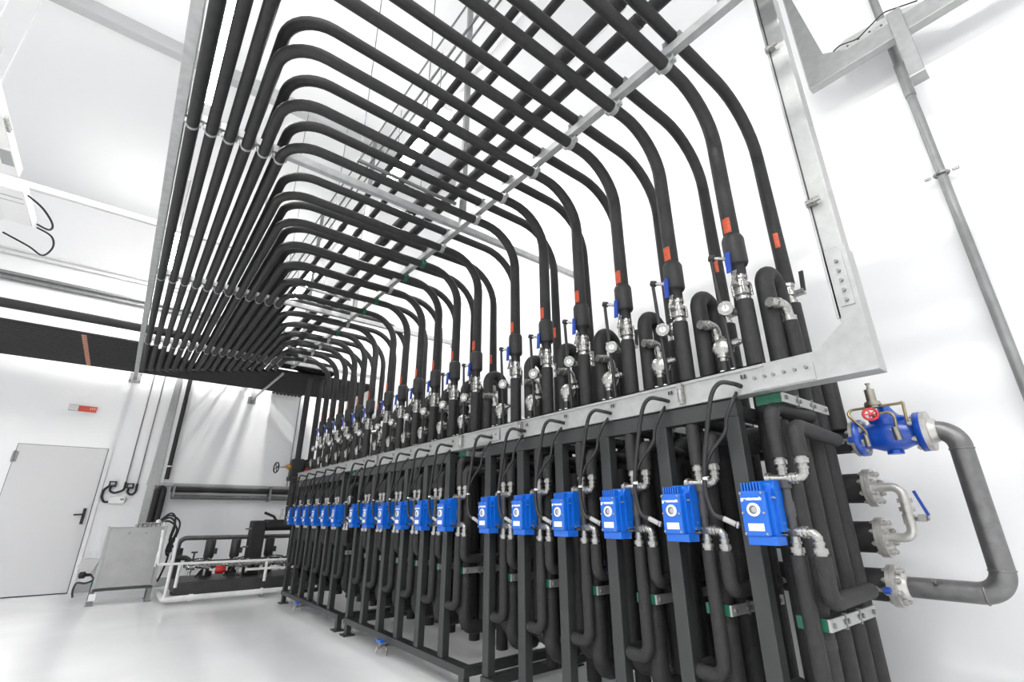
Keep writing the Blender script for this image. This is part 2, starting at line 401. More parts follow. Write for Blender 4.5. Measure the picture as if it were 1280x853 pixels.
for i, Y in enumerate(YS):
    o_ = ORD[i]
    xn = -.128 + .0977*i
    # ---- supply line
    org = (2.17, Y, .36)
    t = thing('supply_pipe', f'black insulated supply pipe with blue lever valve, {o_} {END}', 'pipe', org, 'lower layer of insulated overhead pipes')
    ye = 9.45 - .08*i
    p = MB().tube([(2.17, Y, 2.385), (2.17, Y, ZL), (xn, Y, ZL), (xn, ye, ZL), (XW-.01, ye, ZL)], rr, [.30, .20, .12], n=14, seg=8)
    part('overhead_run', p, M['foam'], t)
    O = (2.17, 0, .36)
    link('lower_pipe', sh('lower_pipe', lower_pipe_b, M['foam'], O), t)
    link('union_fitting', sh('union_fitting', fitting_b, M['steel'], O), t)
    link('valve_jacket', sh('valve_jacket', jacket_b, M['foam2'], O), t)
    link('label_sticker', sh('label_sticker', label_b((2.17, 0), 2.40, 2.485, .0402, 2.65, 3.65), M['orange'], O), t, label='orange label sticker')
    k = link('lever', sh('lever', lever_b, M['lever'], O), t, label='blue lever')
    link('lever_arm', sh('lever_arm', lever_arm_b, M['steel'], O), k)
    k = link('drain_tube', sh('drain_tube', drain_b, M['black'], O), t)
    link('drain_stem', sh('drain_stem', stem_b, M['steel'], O), k)
    link('beam_clamp', sh('beam_clamp', clampl_b, M['green'], O), t) if i in (7, 8, 10, 11, 13) else link('beam_clamp', sh('beam_clamp_bare', clampl_b, M['galv'], O), t)
    for yb in XB:
        if yb > Y + .12:
            cl = sh('pipe_clip', clampx_b, M['galv'], (0, 0, 0))
            link('pipe_clip', cl, t, V((xn, yb, 0)) - V(org))
    # ---- return line
    Yr = Y - .06
    org = (2.50, Yr, .25)
    t = thing('return_pipe', f'black insulated return pipe with small black lever, {o_} {END}', 'pipe', org, 'upper layer of insulated overhead pipes')
    ye = 8.32 + .1*i
    p = MB().tube([(2.55, Yr-.015, 2.21), (2.55, Yr-.008, ZU), (xn, Yr-.008, ZU), (xn, ye, ZU), (-6.5, ye, ZU)], lambda a, T: .036 if a < .7 else (.033 if a < 1.5 else .031), [.36, .20, .09], n=14, seg=8)
    part('overhead_run', p, M['foam'], t)
    O = (2.50, -.06, .25)
    link('lower_pipe', sh('rear_lower_pipe', rear_low_b, M['foam'], O), t)
    link('union_fitting', sh('rear_union_fitting', rear_fit_b, M['steel'], O), t)
    link('lever', sh('rear_lever', rear_lev_b, M['black'], O), t)
    link('label_sticker', sh('rear_label_sticker', label_b((2.55, -.074), 2.42, 2.51, .0366, 3.05, 3.75), M['orange'], O), t, label='orange label sticker')
    link('beam_clamp', sh('rear_beam_clamp', clampu_b, M['galvd'], O), t)
    lb = MB().box(-.86, -.80, ye-.034, ye+.034, ZU-.037, ZU-.033)
    lb = MB(); n = 8; vs = []
    for k in range(n+1):
        a = PI*1.2 + PI*.55*k/n
        for x in (-.855, -.80): vs.append((x, ye + .0338*math.cos(a), ZU + .0338*math.sin(a)))
    lb.add(vs, [(2*k, 2*k+1, 2*k+3, 2*k+2) for k in range(n)], True)
    part('stripe_label', lb, M['stripe'], t, label='pale orange label stripe')

# ------------------------------------------------------------------ per circuit: u pipe, column, gauge, transmitter, actuator, valve, cable, clamps
Y0 = YS[0]
protos = []
def proto(name, desc, cat, loc, group):
    t = thing(name, f'{desc}, first {END}', cat, loc, group); protos.append((t, desc)); return t
# hairpin pipe
t = proto('hairpin_pipe', 'black insulated hairpin pipe arching behind the risers', 'pipe', (2.24, Y0-.08, .25), 'hairpin pipes behind the risers')
y = Y0-.08
part('insulation', MB().tube([(2.24, y, .33), (2.24, y, 2.185), (2.395, y, 2.185), (2.395, y, .16)], .042, .077, n=14, seg=9), M['foam'], t)
m = MB().cyl((2.17, y-.030, 1.985), (2.18, y-.033, 1.985), .025, n=8)
m.tube([(2.17, y-.030, 1.985), (2.262, y-.062, 1.99), (2.27, y-.066, 1.90)], .0225, .035, n=10).cyl((2.27, y-.066, 1.925), (2.27, y-.066, 1.895), .031, n=8).cyl((2.205, y-.043, 1.986), (2.225, y-.049, 1.986), .028, n=8)
part('elbow_fitting', m, M['steel'], t)
part('branch_pipe', MB().cyl((2.27, y-.066, 1.90), (2.27, y-.066, 1.62), .033, n=12), M['foam'], t)
# front column
t = proto('column_pipe', 'black insulated standing pipe behind the blue actuator', 'pipe', (2.06, Y0-.09, .02), 'standing pipes behind the actuators')
part('insulation', MB().tube([(2.24, Y0-.08, .33), (2.06, Y0-.09, .33), (2.06, Y0-.09, 1.40)], .043, .085, n=14).lathe((2.06, Y0-.09, 1.40), (0, 0, 1), [(0, .043), (.02, .035), (.028, .012), (.03, 0)], 14), M['foam'], t)
part('seam_tape', MB().cyl((2.06, Y0-.09, .62), (2.06, Y0-.09, .65), .0437, n=14), M['foam2'], t)
t = proto('filler_pipe', 'black insulated filler pipe added to darken the rack', 'pipe', (2.44, Y0+.13, .30), 'filler pipes added to darken the rack')  # added pipe run that blocks light so the rack interior goes dark
part('insulation', MB().tube([(2.30, Y0+.20, .33), (2.30, Y0+.20, 1.42), (2.45, Y0+.12, 1.42), (2.45, Y0+.12, .33), (2.60, Y0+.12, .33)], .044, .08, n=14), M['foam'], t)
# gauge
t = proto('pressure_gauge', 'small round pressure gauge on the supply riser', 'gauge', (2.12, Y0+.05, 1.955), 'pressure gauges on the risers')
ax = V((-.86, -.36, -.12)).normalized(); c = V((2.10, Y0+.062, 1.992))
part('case', MB().lathe(c - ax*.012, ax, [(0, .030), (.0, .036), (.024, .036), (.028, .033), (.026, .031)], 24), M['steel'], t)
part('dial', MB().lathe(c + ax*.0135, ax, [(0, .0315), (.001, .0)], 24), M['dial'], t)
u_, v_ = frame(ax)
part('needle', MB().obox(c + ax*.0155 + V((0, 0, .008)), ax*.0006, u_*.0016, V((0, 0, .013))), M['black'], t)
part('stem', MB().cyl(c - ax*.01 + V((0, -.005, -.01)), (2.165, Y0+.030, 1.972), .010, n=10).cyl((2.125, Y0+.045, 1.98), (2.14, Y0+.04, 1.977), .017, n=6), M['steel'], t)
# transmitter
t = proto('pressure_transmitter', 'silver domed transmitter head beside the supply riser', 'sensor', (2.12, Y0+.12, 1.64), 'transmitters above the trunking')
c = V((2.115, Y0+.122, 1.81))
part('head', MB().lathe(c + V((.02, 0, 0)), (-.9, -.3, .1), [(-.03, .026), (-.012, .046), (.012, .050), (.026, .046), (.038, .034), (.043, .015), (.044, 0)], 18), M['steel'], t)
part('probe', MB().tube([c + V((.01, -.02, .005)), (2.135, Y0+.030, 1.826)], .011, n=10).cyl((2.130, Y0+.040, 1.825), (2.126, Y0+.068, 1.822), .018, n=6), M['steel'], t)
part('neck', MB().steps(c + V((0, 0, -.030)), (0, 0, -1), [(.02, .026), (.018, .019)], 12), M['steel'], t)
part('connector', MB().steps(c + V((0, 0, -.066)), (0, 0, -1), [(.02, .018), (.035, .020), (.02, .013)], 12).tube([c + V((0, 0, -.13)), c + V((-.03, .0, -.16)), (2.06, Y0+.10, 1.655)], .006, .02, n=6), M['black'], t)
part('gland', MB().cyl((2.03, Y0+.095, 1.64), (2.035, Y0+.095, 1.675), .010, n=8).cyl((2.03, Y0+.045, 1.64), (2.035, Y0+.045, 1.675), .010, n=8), M['white'], t)

# actuator
t = proto('valve_actuator', 'blue valve actuator with white round dial', 'actuator', (1.93, Y0-.018, .955), 'blue actuators along the rack')
ya, yb = Y0-.064, Y0+.030
part('cover', MB().box(1.870, 1.896, ya, yb, .985, 1.146), M['blue'], t, .005)
prof = [(1.896, .985), (1.935, .985), (1.935, 1.0), (1.962, 1.0), (1.962, 1.160), (1.955, 1.172), (1.940, 1.178), (1.925, 1.178), (1.912, 1.172), (1.912, 1.150), (1.896, 1.146)]
part('gear_case', MB().prism(prof, 'y', ya-.012, Y0+.022), M['blue'], t, .004)
# round motor housing at the back, set towards the valve body
m = MB().prism([(1.922, 1.0), (1.922, 1.13)] + [(1.945 + .032*math.cos(a), 1.150 + .034*math.sin(a)) for a in [PI*.95 - PI*.95*k/10 for k in range(11)]] + [(1.975, 1.06), (1.966, 1.0)], 'y', ya-.022, Y0+.005, smooth=False)
part('motor_housing', m, M['blue'], t, .003)
part('lower_housing', MB().box(1.876, 1.955, ya-.018, yb-.006, .955, .986), M['blue'], t, .003)
fm = MB()
for k in range(7):
    yy = Y0+.022 - k*.0115; fm.box(1.886, 1.925, yy-.003, yy+.003, 1.140, 1.176)
fm.box(1.905, 1.93, ya+.012, Y0+.026, 1.140, 1.165)
part('cooling_fins', fm, M['blue'], t)
parts('screw', [MB().cyl((1.872, yy, z), (1.864, yy, z), .0045, n=8) for yy in (ya+.008, yb-.008) for z in (.995, 1.067, 1.137)], M['steel'], t)
parts('screw', [MB().cyl((x, ya-.01, z), (x, ya-.025, z), .004, n=8) for x, z in ((1.905, 1.12), (1.93, 1.005), (1.95, 1.03))], M['steel'], t)
yc = Y0-.018
r_ = part('dial_ring', MB().lathe((1.870, yc, 1.078), (-1, 0, 0), [(0, .0245), (.004, .0245), (.006, .021), (.005, .0155)], 20, cap=False), M['white'], t)
part('dial_window', MB().lathe((1.868, yc, 1.078), (-1, 0, 0), [(0, .0165), (.001, 0)], 18), M['glass'], t, parent=r_)
part('dial_pointer', MB().cyl((1.868, yc-.004, 1.078), (1.866, yc-.004, 1.078), .0105, n=16), M['gland'], t, parent=r_)
part('type_plate', MB().box(1.8685, 1.8705, yc-.029, yc+.029, 1.004, 1.030), M['white'], t, label='white type plate')
parts('type_line', [MB().box(1.868, 1.8687, yc-.024, yc+.02, z-.0012, z+.0012) for z in (1.023, 1.016, 1.010)], M['mark'], t)
# the maker's lettering on the cover
cu = bpy.data.curves.new('lettering', 'FONT'); cu.body = 'grentomask'; cu.size = .0172; cu.extrude = .0004; cu.align_x = 'CENTER'; cu.offset = .0006; cu.space_character = .95
tmp = bpy.data.objects.new('lettering', cu); COL.objects.link(tmp)
bpy.context.view_layer.update()
lm = bpy.data.meshes.new_from_object(tmp.evaluated_get(bpy.context.evaluated_depsgraph_get()))
bpy.data.objects.remove(tmp)
# lettering plane: text x -> -Y, text y -> +Z, facing -X
rot = Matrix(((0, 0, -1, 0), (-1, 0, 0, 0), (0, 1, 0, 0), (0, 0, 0, 1)))
lm.transform(Matrix.Translation(V((1.8694, yc+.004, 1.112)) - V(t.location)) @ rot)
lm.materials.clear(); lm.materials.append(M['white'])
link('lettering', lm, t, label='white lettering')

# six way valve
t = proto('six_way_valve', 'silver six-way valve with four insulated branches', 'valve', (1.985, Y0-.095, .40), 'silver valves beside the actuators')
yt, ye_ = Y0-.098, Y0-.174
part('valve_body', MB().steps((1.985, yt, .985), (0, 0, 1), [(.02, .022), (.05, .016), (.05, .020), (.05, .016), (.03, .022)], 12), M['dark'], t)
def tee(z, s):   # s=+1 upward branch, -1 downward
    m = MB().tube([(1.985, yt, z), (1.985, ye_, z), (1.985, ye_, z + s*.045)], .0165, .026, n=12)
    m.cyl((1.985, yt, z), (1.985, yt+.055, z), .0165, n=12).cyl((1.985, yt+.045, z), (1.985, yt+.062, z), .025, n=12)
    m.cyl((1.985, yt-.026, z), (1.985, yt-.034, z), .021, n=12).cyl((1.985, yt-.040, z), (1.985, yt-.048, z), .021, n=12)
    for yy in (yt, ye_):
        a = z + s*.012
        m.steps((1.985, yy, a), (0, 0, s), [(.02, .0165), (.008, .020), (.012, .016)], 12)
        m.cyl((1.985, yy, z + s*.052), (1.985, yy, z + s*.070), .026, n=6).steps((1.985, yy, z + s*.070), (0, 0, s), [(.012, .020)], 12)
    return m
part('upper_tee', tee(1.19, 1), M['steel'], t)
part('lower_tee', tee(1.0, -1), M['steel'], t)
part('branch_pipe', MB().tube([(1.985, yt, 1.268), (1.985, yt, 1.468), (2.30, yt-.03, 1.462)], .0285, .05, n=12), M['foam'], t)
k = part('branch_pipe', MB().tube([(1.985, ye_, 1.268), (1.985, ye_, 1.385), (2.40, ye_, 1.365)], .0285, .04, n=12), M['foam'], t)
ev = lambda z: MB().steps((2.40, ye_, z), (1, -.0, 0), [(.012, .024), (.02, .017), (.03, .012)], 10).cyl((2.44, ye_, z), (2.44, ye_-.035, z), .007, n=8)
part('vent_fitting', ev(1.364), M['steel'], t, parent=k)
part('vent_knob', MB().cyl((2.44, ye_-.035, 1.364), (2.44, ye_-.055, 1.364), .013, n=10).box(2.435, 2.47, ye_-.052, ye_-.042, 1.358, 1.37), M['lever'], t, parent=k, label='blue knob')
part('branch_pipe', MB().tube([(1.985, yt, .922), (1.985, yt, .47), (1.985, yt+.135, .47), (2.12, yt+.135, .47)], .0275, .05, n=12), M['foam'], t)
k = part('branch_pipe', MB().tube([(1.985, ye_, .922), (1.985, ye_, .775), (2.38, ye_, .782)], .0285, .04, n=12), M['foam'], t)
part('vent_fitting', MB().steps((2.38, ye_, .782), (1, 0, 0), [(.012, .024), (.02, .017), (.03, .012)], 10).cyl((2.42, ye_, .782), (2.42, ye_-.035, .782), .007, n=8), M['steel'], t, parent=k)
part('vent_knob', MB().cyl((2.42, ye_-.035, .782), (2.42, ye_-.055, .782), .013, n=10).box(2.415, 2.45, ye_-.052, ye_-.042, .776, .788), M['lever'], t, parent=k, label='blue knob')

# cable
t = proto('actuator_cable', 'black cable looping from trunking to blue actuator', 'cable', (1.90, Y0+.06, 1.02), 'black cables down to the actuators')
dY = Y0 - .92
P1 = [(1.95, .905, 1.567), (1.90, .915, 1.572), (1.872, .955, 1.578), (1.868, 1.0, 1.525), (1.872, 1.05, 1.36), (1.875, 1.080, 1.235), (1.878, 1.088, 1.146), (1.882, 1.070, 1.066), (1.89, 1.03, 1.045), (1.905, .98, 1.02)]
P2 = [(1.955, .93, 1.545), (1.915, .935, 1.50), (1.905, .965, 1.44), (1.902, .982, 1.378), (1.888, 1.045, 1.305), (1.878, 1.084, 1.235)]
def smooth_path(P):
    P = [V(p) for p in P]; out = []
    for i in range(len(P)-1):
        p0 = P[max(i-1, 0)]; p1 = P[i]; p2 = P[i+1]; p3 = P[min(i+2, len(P)-1)]
        for k in range(5):
            s = k/5
            out.append(.5*((2*p1) + (p2-p0)*s + (2*p0-5*p1+4*p2-p3)*s*s + (3*p1-p0-3*p2+p3)*s**3))
    out.append(P[-1]); return out
part('strand', MB().tube(smooth_path(P1), .0098, n=8), M['black'], t)
part('strand', MB().tube(smooth_path(P2), .0075, n=8), M['black'], t)
part('gland', MB().cyl((1.888, 1.035, 1.047), (1.90, .995, 1.026), .0108, n=10).cyl((1.90, .992, 1.024), (1.903, .985, 1.022), .0125, n=8), M['gland'], t, label='pale grey cable gland')
part('cable_tie', MB().cyl((1.876, 1.083, 1.205), (1.877, 1.084, 1.197), .011, n=10).obox((1.862, 1.07, 1.205), (.002, 0, 0), (.01, .02, 0), (0, 0, .001)), M['white'], t)

# pipe clamp bars
def clampbar(z, desc):
    t = proto('pipe_clamp_bar', desc, 'clamp', (2.2, Y0-.145, z-.02), 'clamp bars across the standing pipes')
    yy = Y0-.140
    part('bar', MB().box(2.005, 2.47, yy-.010, yy, z-.020, z+.020), M['galv'], t, .002)
    parts('bolt', [MB().cyl((x, yy-.01, z), (x, yy-.018, z), .009, n=6) for x in (2.03, 2.13, 2.16, 2.27, 2.31, 2.43)], M['galvd'], t)
    parts('divider', [MB().box(x-.004, x+.004, yy-.013, yy, z-.026, z+.026) for x in (2.145, 2.29)], M['galvd'], t)
    part('liner', MB().box(2.005, 2.013, yy, Y0-.04, z-.020, z+.020), M['green'], t, label='green liner strap')
clampbar(.70, 'galvanised low clamp bar with green liner')
clampbar(1.505, 'galvanised high clamp bar under the trunking')

for t, desc in protos:
    for i in range(1, 18):
        copy_tree(t, YS[i] - Y0, f'{desc}, {ORD[i]} {END}')

# ------------------------------------------------------------------ header pipes with flanges, bypass loop, pressure valve
XH = 2.70
def flange(m, y, z, r=.083, th=.014):
    m.cyl((XH, y, z), (XH, y-th, z), r, n=28)
def bolts(t, y, z, L, r=.064, n=8):
    for k in range(n):
        m = MB()
        a = 2*PI*(k+.5)/n
        x, zz = XH + r*math.cos(a), z + r*math.sin(a)
        m.cyl((XH + r*math.cos(a), y+.018, zz), (XH + r*math.cos(a), y - L - .018, zz), .0065, n=6)
        m.cyl((x, y+.012, zz), (x, y, zz), .012, n=6); m.cyl((x, y-L, zz), (x, y-L-.014, zz), .012, n=6)
        part('flange_bolt', m, M['flange'], t)
HZ = [(1.40, 'top', 'uppermost of four black header pipes, ending at the blue pressure valve'), (1.175, '', 'second header pipe from the top, feeding the small steel bypass'),
      (.965, '', 'third header pipe from the top, below the small steel bypass'), (.772, '', 'lowest of four black header pipes, joined to the grey loop')]
for z, _, lab in HZ:
    t = thing('header_pipe', lab, 'pipe', (XH, .74, z-.066), 'horizontal header pipes behind the rack')
    part('insulation', MB().cyl((XH, .765, z), (XH, 7.25, z), .066, n=24), M['foam'], t)
    m = MB(); flange(m, .760, z); part('flange', m, M['flange'], t)
    bolts(t, .760, z, .034)
    part('end_cap', MB().lathe((XH, 7.25, z), (0, 1, 0), [(0, .066), (.03, .055), (.045, .02), (.046, 0)], 20), M['foam'], t)
# blue pressure valve
t = thing('pressure_valve', 'big blue pressure valve with red handwheel and brass pilot', 'valve', (XH, .62, 1.31))
z = 1.40
m = MB().lathe((XH, .742, z), (0, -1, 0), [(0, .085), (.024, .085), (.0241, .055), (.05, .056), (.085, .070), (.125, .076), (.165, .070), (.20, .056), (.2259, .055), (.226, .085), (.25, .085)], 28)
part('body', m, M['blue2'], t)
part('bonnet', MB().lathe((XH, .617, z+.04), (0, 0, 1), [(0, .060), (.025, .070), (.038, .070), (.039, .054), (.06, .038), (.085, .024), (.095, .020), (.096, 0)], 24), M['blue2'], t)
part('foot', MB().cyl((XH, .617, z-.070), (XH, .617, z-.086), .032, n=16), M['blue2'], t)
pc = V((2.64, .640, 1.520))
part('pilot', MB().steps(pc, (0, 0, 1), [(.010, .024), (.010, .034), (.008, .030), (.058, .020), (.010, .008), (.014, .005), (.007, .010)], 16), M['bronze'], t)
m = MB().tube([pc + V((0, .02, .005)), pc + V((0, .095, .005)), (2.63, .745, 1.50), (2.63, .69, 1.42), (2.625, .69, 1.37)], .006, .03, n=8)
m.tube([pc + V((0, -.02, .005)), pc + V((0, -.10, .005)), (2.64, .530, 1.53), (2.645, .535, 1.44)], .006, .025, n=8)
m.tube([(2.60, .63, 1.485), (2.60, .575, 1.487), (2.60, .565, 1.46), (2.61, .572, 1.40)], .006, .025, n=8)
part('copper_tubes', m, M['brass'], t)
wc = V((2.585, .645, 1.485)); wd = V((-.8, -.25, .2)).normalized()
wm = MB().torus(wc, wd, .027, .0055, 20, 8).cyl(wc - wd*.006, wc + wd*.006, .008, n=10)
uu, vv = frame(wd)
for k in range(5):
    a = 2*PI*k/5; wm.cyl(wc, wc + (uu*math.cos(a)+vv*math.sin(a))*.026, .003, n=6)
part('handwheel', wm, M['red'], t, label='small red handwheel')
part('needle_valves', MB().cyl((2.605, .69, 1.40), (2.615, .69, 1.35), .012, n=8).cyl((2.60, .575, 1.42), (2.61, .572, 1.365), .014, n=8).cyl(wc, (2.66, .63, 1.47), .008, n=8), M['bronze'], t)
bolts(t, .742, z, .022, .066, 6); bolts(t, .518, z, .022, .066, 6)
# grey bypass loop
t = thing('bypass_loop', 'bare grey steel loop pipe joining the top and bottom headers', 'pipe', (XH, .40, .70))
m = MB(); m.tube([(XH, .47, 1.40), (XH, .395, 1.40), (XH, .395, .772), (XH, .74, .772)], .040, .085, n=20, seg=12)
part('pipe', m, M['bare'], t)
part('flange', MB().cyl((XH, .492, 1.40), (XH, .474, 1.40), .085, n=28).lathe((XH, .474, 1.40), (0, -1, 0), [(0, .055), (.022, .048), (.024, .043)], 20), M['flange'], t)
part('flange', MB().cyl((XH, .745, .772), (XH, .728, .772), .083, n=28).lathe((XH, .728, .772), (0, -1, 0), [(0, .055), (.03, .048), (.032, .043)], 20), M['flange'], t)
parts('weld_seam', [MB().torus((XH, .395, 1.315), (0, 0, 1), .039, .004), MB().torus((XH, .46, .772), (0, 1, 0), .039, .004), MB().torus((XH, .395, .857), (0, 0, 1), .039, .004)], M['bare'], t)
part('test_point', MB().cyl((XH-.04, .60, .80), (XH-.055, .60, .81), .008, n=8), M['steel'], t)
# small bypass
t = thing('bypass_valve', 'small steel bypass with blue lever between the middle headers', 'valve', (XH, .66, .95))
parts('flange', [MB().cyl((XH, .745, zz), (XH, .728, zz), .083, n=28) for zz in (1.175, .965)], M['flange'], t)
m = MB().tube([(XH, .73, 1.175), (XH, .635, 1.175), (XH, .635, .965), (XH, .73, .965)], .019, .04, n=14)
m.cyl((XH, .635, 1.125), (XH, .635, 1.108), .028, n=6).cyl((XH, .635, 1.09), (XH, .635, 1.072), .028, n=6).cyl((XH, .635, 1.06), (XH, .635, 1.02), .024, n=12)
part('pipe', m, M['flange'], t)
part('lever', MB().obox((XH-.01, .578, 1.105), (.006, 0, 0), (0, .005, -.002), (0, .014, .050)), M['lever'], t, label='blue lever')
part('lever_arm', MB().cyl((XH, .635, 1.04), (XH-.01, .565, 1.045), .010, n=8).box(XH-.02, XH, .575, .60, 1.03, 1.06), M['steel'], t)
# capped stub
t = solo('pipe_stub', MB().cyl((2.645, Y0-.115, 1.44), (2.645, Y0-.115, 1.83), .045, n=18), M['foam'], 'cut-off black pipe stub standing behind the trunking corner', 'pipe')

# floor drain valves
for k, (x, y, lab) in enumerate(((1.92, 6.45, 'little drain valve with blue handle under the rack, nearer the pump skid'), (1.92, 4.12, 'little drain valve with blue handle under the middle of the rack'))):
    t = thing('drain_valve', lab, 'valve', (x, y, 0), 'drain valves at the rack foot')
    part('body', MB().cyl((x-.03, y, .072), (x+.14, y, .072), .013, n=10).cyl((x-.01, y, .072), (x-.01, y, .105), .011, n=8).cyl((x-.03, y, .072), (x-.045, y, .035), .011, n=8).cyl((x+.05, y, .072), (x+.05, y, 0), .009, n=8).cyl((x-.02, y, .072), (x-.005, y, .072), .019, n=8), M['steel'], t)
    part('handle', MB().box(x-.03, x+.01, y-.04, y+.035, .105, .125), M['blue'], t, .003, label='blue handle')

# ------------------------------------------------------------------ high level pipes and cables above the overhead pipes
for x, r, z, lab in ((1.553, .046, 3.68, 'thick black overhead main crossing above the pipes, one of two'), (1.715, .040, 3.66, 'thick black overhead main crossing above the pipes, nearer the hangers'),
                     (1.284, .026, 3.66, 'slim black overhead pipe beside the thick mains'), (1.134, .024, 3.66, 'slim black overhead pipe beside the thin cables')):
    t = thing('overhead_main', lab, 'pipe', (x, 4, z-r), 'black mains running above the pipe layers')
    part('pipe', MB().cyl((x, -2.5, z), (x, YW-.02, z), r, n=16), M['foam'], t)
    parts('joint_sleeve', [MB().cyl((x, -2+1.5*k, z), (x, -1.94+1.5*k, z), r+.004, n=16) for k in range(8)], M['foam2'], t)
for x, r, lab in ((1.06, .007, 'thin grey overhead conduit, closest to the slim black pipe'), (1.01, .009, 'thin grey overhead conduit, between its two neighbours'), (.93, .006, 'thin grey overhead conduit, furthest from the slim black pipe')):
    t = thing('thin_conduit', lab, 'conduit', (x, 4, 3.7), 'thin conduits above the pipes')
    part('tube', MB().cyl((x, -2.5, 3.71), (x, YW-.02, 3.71), r, n=8), M['galvd'], t)
    parts('saddle', [MB().box(x-.013, x+.013, -1+1.9*k, -.97+1.9*k, 3.70, 3.75) for k in range(6)], M['black'], t)
for k, y in enumerate((2.99, 5.46, 7.79, 9.6)):
    t = thing('pipe_trapeze', f'hanging trapeze under the thin conduits, {ORD[k]} from the upright trunking', 'bracket', (1.3, y, 3.60), 'trapezes carrying the black mains')
    part('bar', MB().box(.88, 1.76, y-.012, y+.012, 3.60, 3.62), M['galvd'], t)
    part('rod', MB().cyl((.90, y, 3.60), (.90, y, ZC), .005, n=6), M['galvd'], t)
    part('rod', MB().cyl((1.42, y, 3.60), (1.42, y, ZC), .005, n=6), M['galvd'], t)

# big bare-ended mains from the left, bending to the back wall over the bundle
t = thing('overhead_main', 'thick black main above the pipe bundle beside the back wall', 'pipe', (-2, 7.95, 3.50), 'black mains running above the pipe layers')
part('pipe', MB().tube([(-6.5, 8.02, 3.545), (2.30, 8.02, 3.545), (2.30, YW-.02, 3.545)], .060, .5, n=18, seg=12), M['foam'], t)
t = thing('overhead_main', 'second thick black main tucked behind the first over the bundle', 'pipe', (1.5, 8.5, 3.50), 'black mains running above the pipe layers')
part('pipe', MB().tube([(1.7, 8.22, 3.535), (2.15, 8.22, 3.535), (2.15, YW-.02, 3.535)], .048, .4, n=18, seg=12), M['foam'], t)

for q in range(8):
    t = thing('crossover_pipe', f'short black crossover pipe over the far rack end, {ORD[q]} bend counted from the outermost', 'pipe', (1.6, 7.74+.07*q, 3.37), 'nested crossover pipes over the far rack end')
    part('insulation', MB().tube([(1.60, 7.74+.07*q, 3.404), (2.50-.07*q, 7.74+.07*q, 3.404), (2.50-.07*q, YW-.02, 3.404)], .033, .36-.03*q, n=12, seg=9), M['foam'], t)
t = thing('white_bar', 'white suspended bar crossing above the air unit', 'bar', (-2, 6.9, 4.58))
part('bar', MB().box(-7, 1.2, 6.87, 6.93, 4.58, 4.66), M['white'], t, .006)
parts('rod', [MB().cyl((xx, 6.9, 4.66), (xx, 6.9, ZC), .006, n=6) for xx in (-5, -2.2)], M['white'], t)

# ------------------------------------------------------------------ ceiling luminaires
k = 0
for x in (1.92, -.17, -2.6, -5.0):  # last two rows lie out of view, added to light the hall
    for y in (-4.92, -.32, 4.28, 8.88):
        if (x > 1 and y < 1) or (x == -2.6 and y > 1) or (x == -5 and y > 5): continue
        rowname = {1.92: 'row above the black mains', -.17: 'row above the pale side beam', -2.6: 'added unseen row over the air duct', -5.0: 'added unseen row furthest from the rack'}[x]
        t = thing('ceiling_luminaire', f'long white luminaire, {ORD[(3 if x > -1 else 1 if x > -3 else 2) - (-4.92, -.32, 4.28, 8.88).index(y)]} from the back wall, {rowname}', 'light', (x, y, 5.2), 'linear luminaires under the ceiling')
        part('housing', MB().box(x-.065, x+.065, y-.76, y+.76, 5.215, 5.29), M['white'], t, .004)
        part('diffuser', MB().box(x-.07, x+.07, y-.74, y+.74, 5.2, 5.215), M['lamp'], t)
        part('rod', MB().cyl((x, y-.55, 5.29), (x, y-.55, ZC), .004, n=6), M['galvd'], t)
        part('rod', MB().cyl((x, y+.55, 5.29), (x, y+.55, ZC), .004, n=6), M['galvd'], t)
        part('rail', MB().box(x-.02, x+.02, y-2.2, y-.76, 5.25, 5.28), M['white'], t)

# ------------------------------------------------------------------ back wall fittings
for z, r, n, lab in ((5.14, .022, 2, 'pair of thin white conduits high on the back wall'), (4.72, .035, 2, 'pair of thicker grey conduits on the back wall above the bundle')):
    t = thing('wall_conduit', lab, 'conduit', (-2, YW-.05, z))
    for q in range(n):
        part('pipe', MB().cyl((-8, YW-.05, z - q*.085), (3.0, YW-.05, z - q*.085), r*(1-.25*q), n=12), M['whitep'] if z > 5 else M['galvd'], t)
# exit lamp / red sign
t = thing('exit_sign', 'red sign with white lamp housing above the grey door', 'sign', (-.74, YW-.03, 2.66))
part('lamp_housing', MB().box(-.92, -.80, YW-.06, YW, 2.665, 2.765), M['pail'], t, .006)
part('panel', MB().box(-.80, -.575, YW-.03, YW-.004, 2.665, 2.755), M['redsign'], t)
mm = MB()
for xx in (-.655, -.63, -.605): mm.box(xx, xx+.008, YW-.0315, YW-.03, 2.70, 2.74)
part('marks', mm, M['mark'], t)
# wall switches with conduits
for x, zt, lab in ((-.105, 1.53, 'black wall socket with a looped cable, closer to the door'), (.125, 1.505, 'black wall socket with a looped cable, closer to the trunking')):
    K = .075 if x < 0 else 0
    t = thing('wall_socket', lab, 'socket', (x, YW-.04, 1.5), 'black sockets on the back wall')
    part('box', MB().box(x-.05, x+.045, YW-.06, YW, zt-.01, zt+.075), M['black'], t, .005)
    part('plate', MB().box(x-.028, x+.025, YW-.064, YW-.06, zt+.015, zt+.055), M['grey'], t)
    part('cable', MB().tube([(x-.02, YW-.03, zt), (x-.02, YW-.03, zt-.08), (x+.05, YW-.03, zt-.11), (x+.085+K, YW-.03, zt-.06), (x+.085+K, YW-.03, zt+.07)], .016, .06, n=8), M['black'], t)
    part('conduit', MB().cyl((x+.085+K, YW-.02, zt+.06), (x+.085+K, YW-.02, 3.5), .009, n=8), M['galvd'], t)
t = thing('junction_box', 'white junction box under the black sockets', 'box', (0, YW-.04, 1.25))
part('box', MB().box(-.10, .105, YW-.07, YW, 1.265, 1.36), M['white'], t, .006)
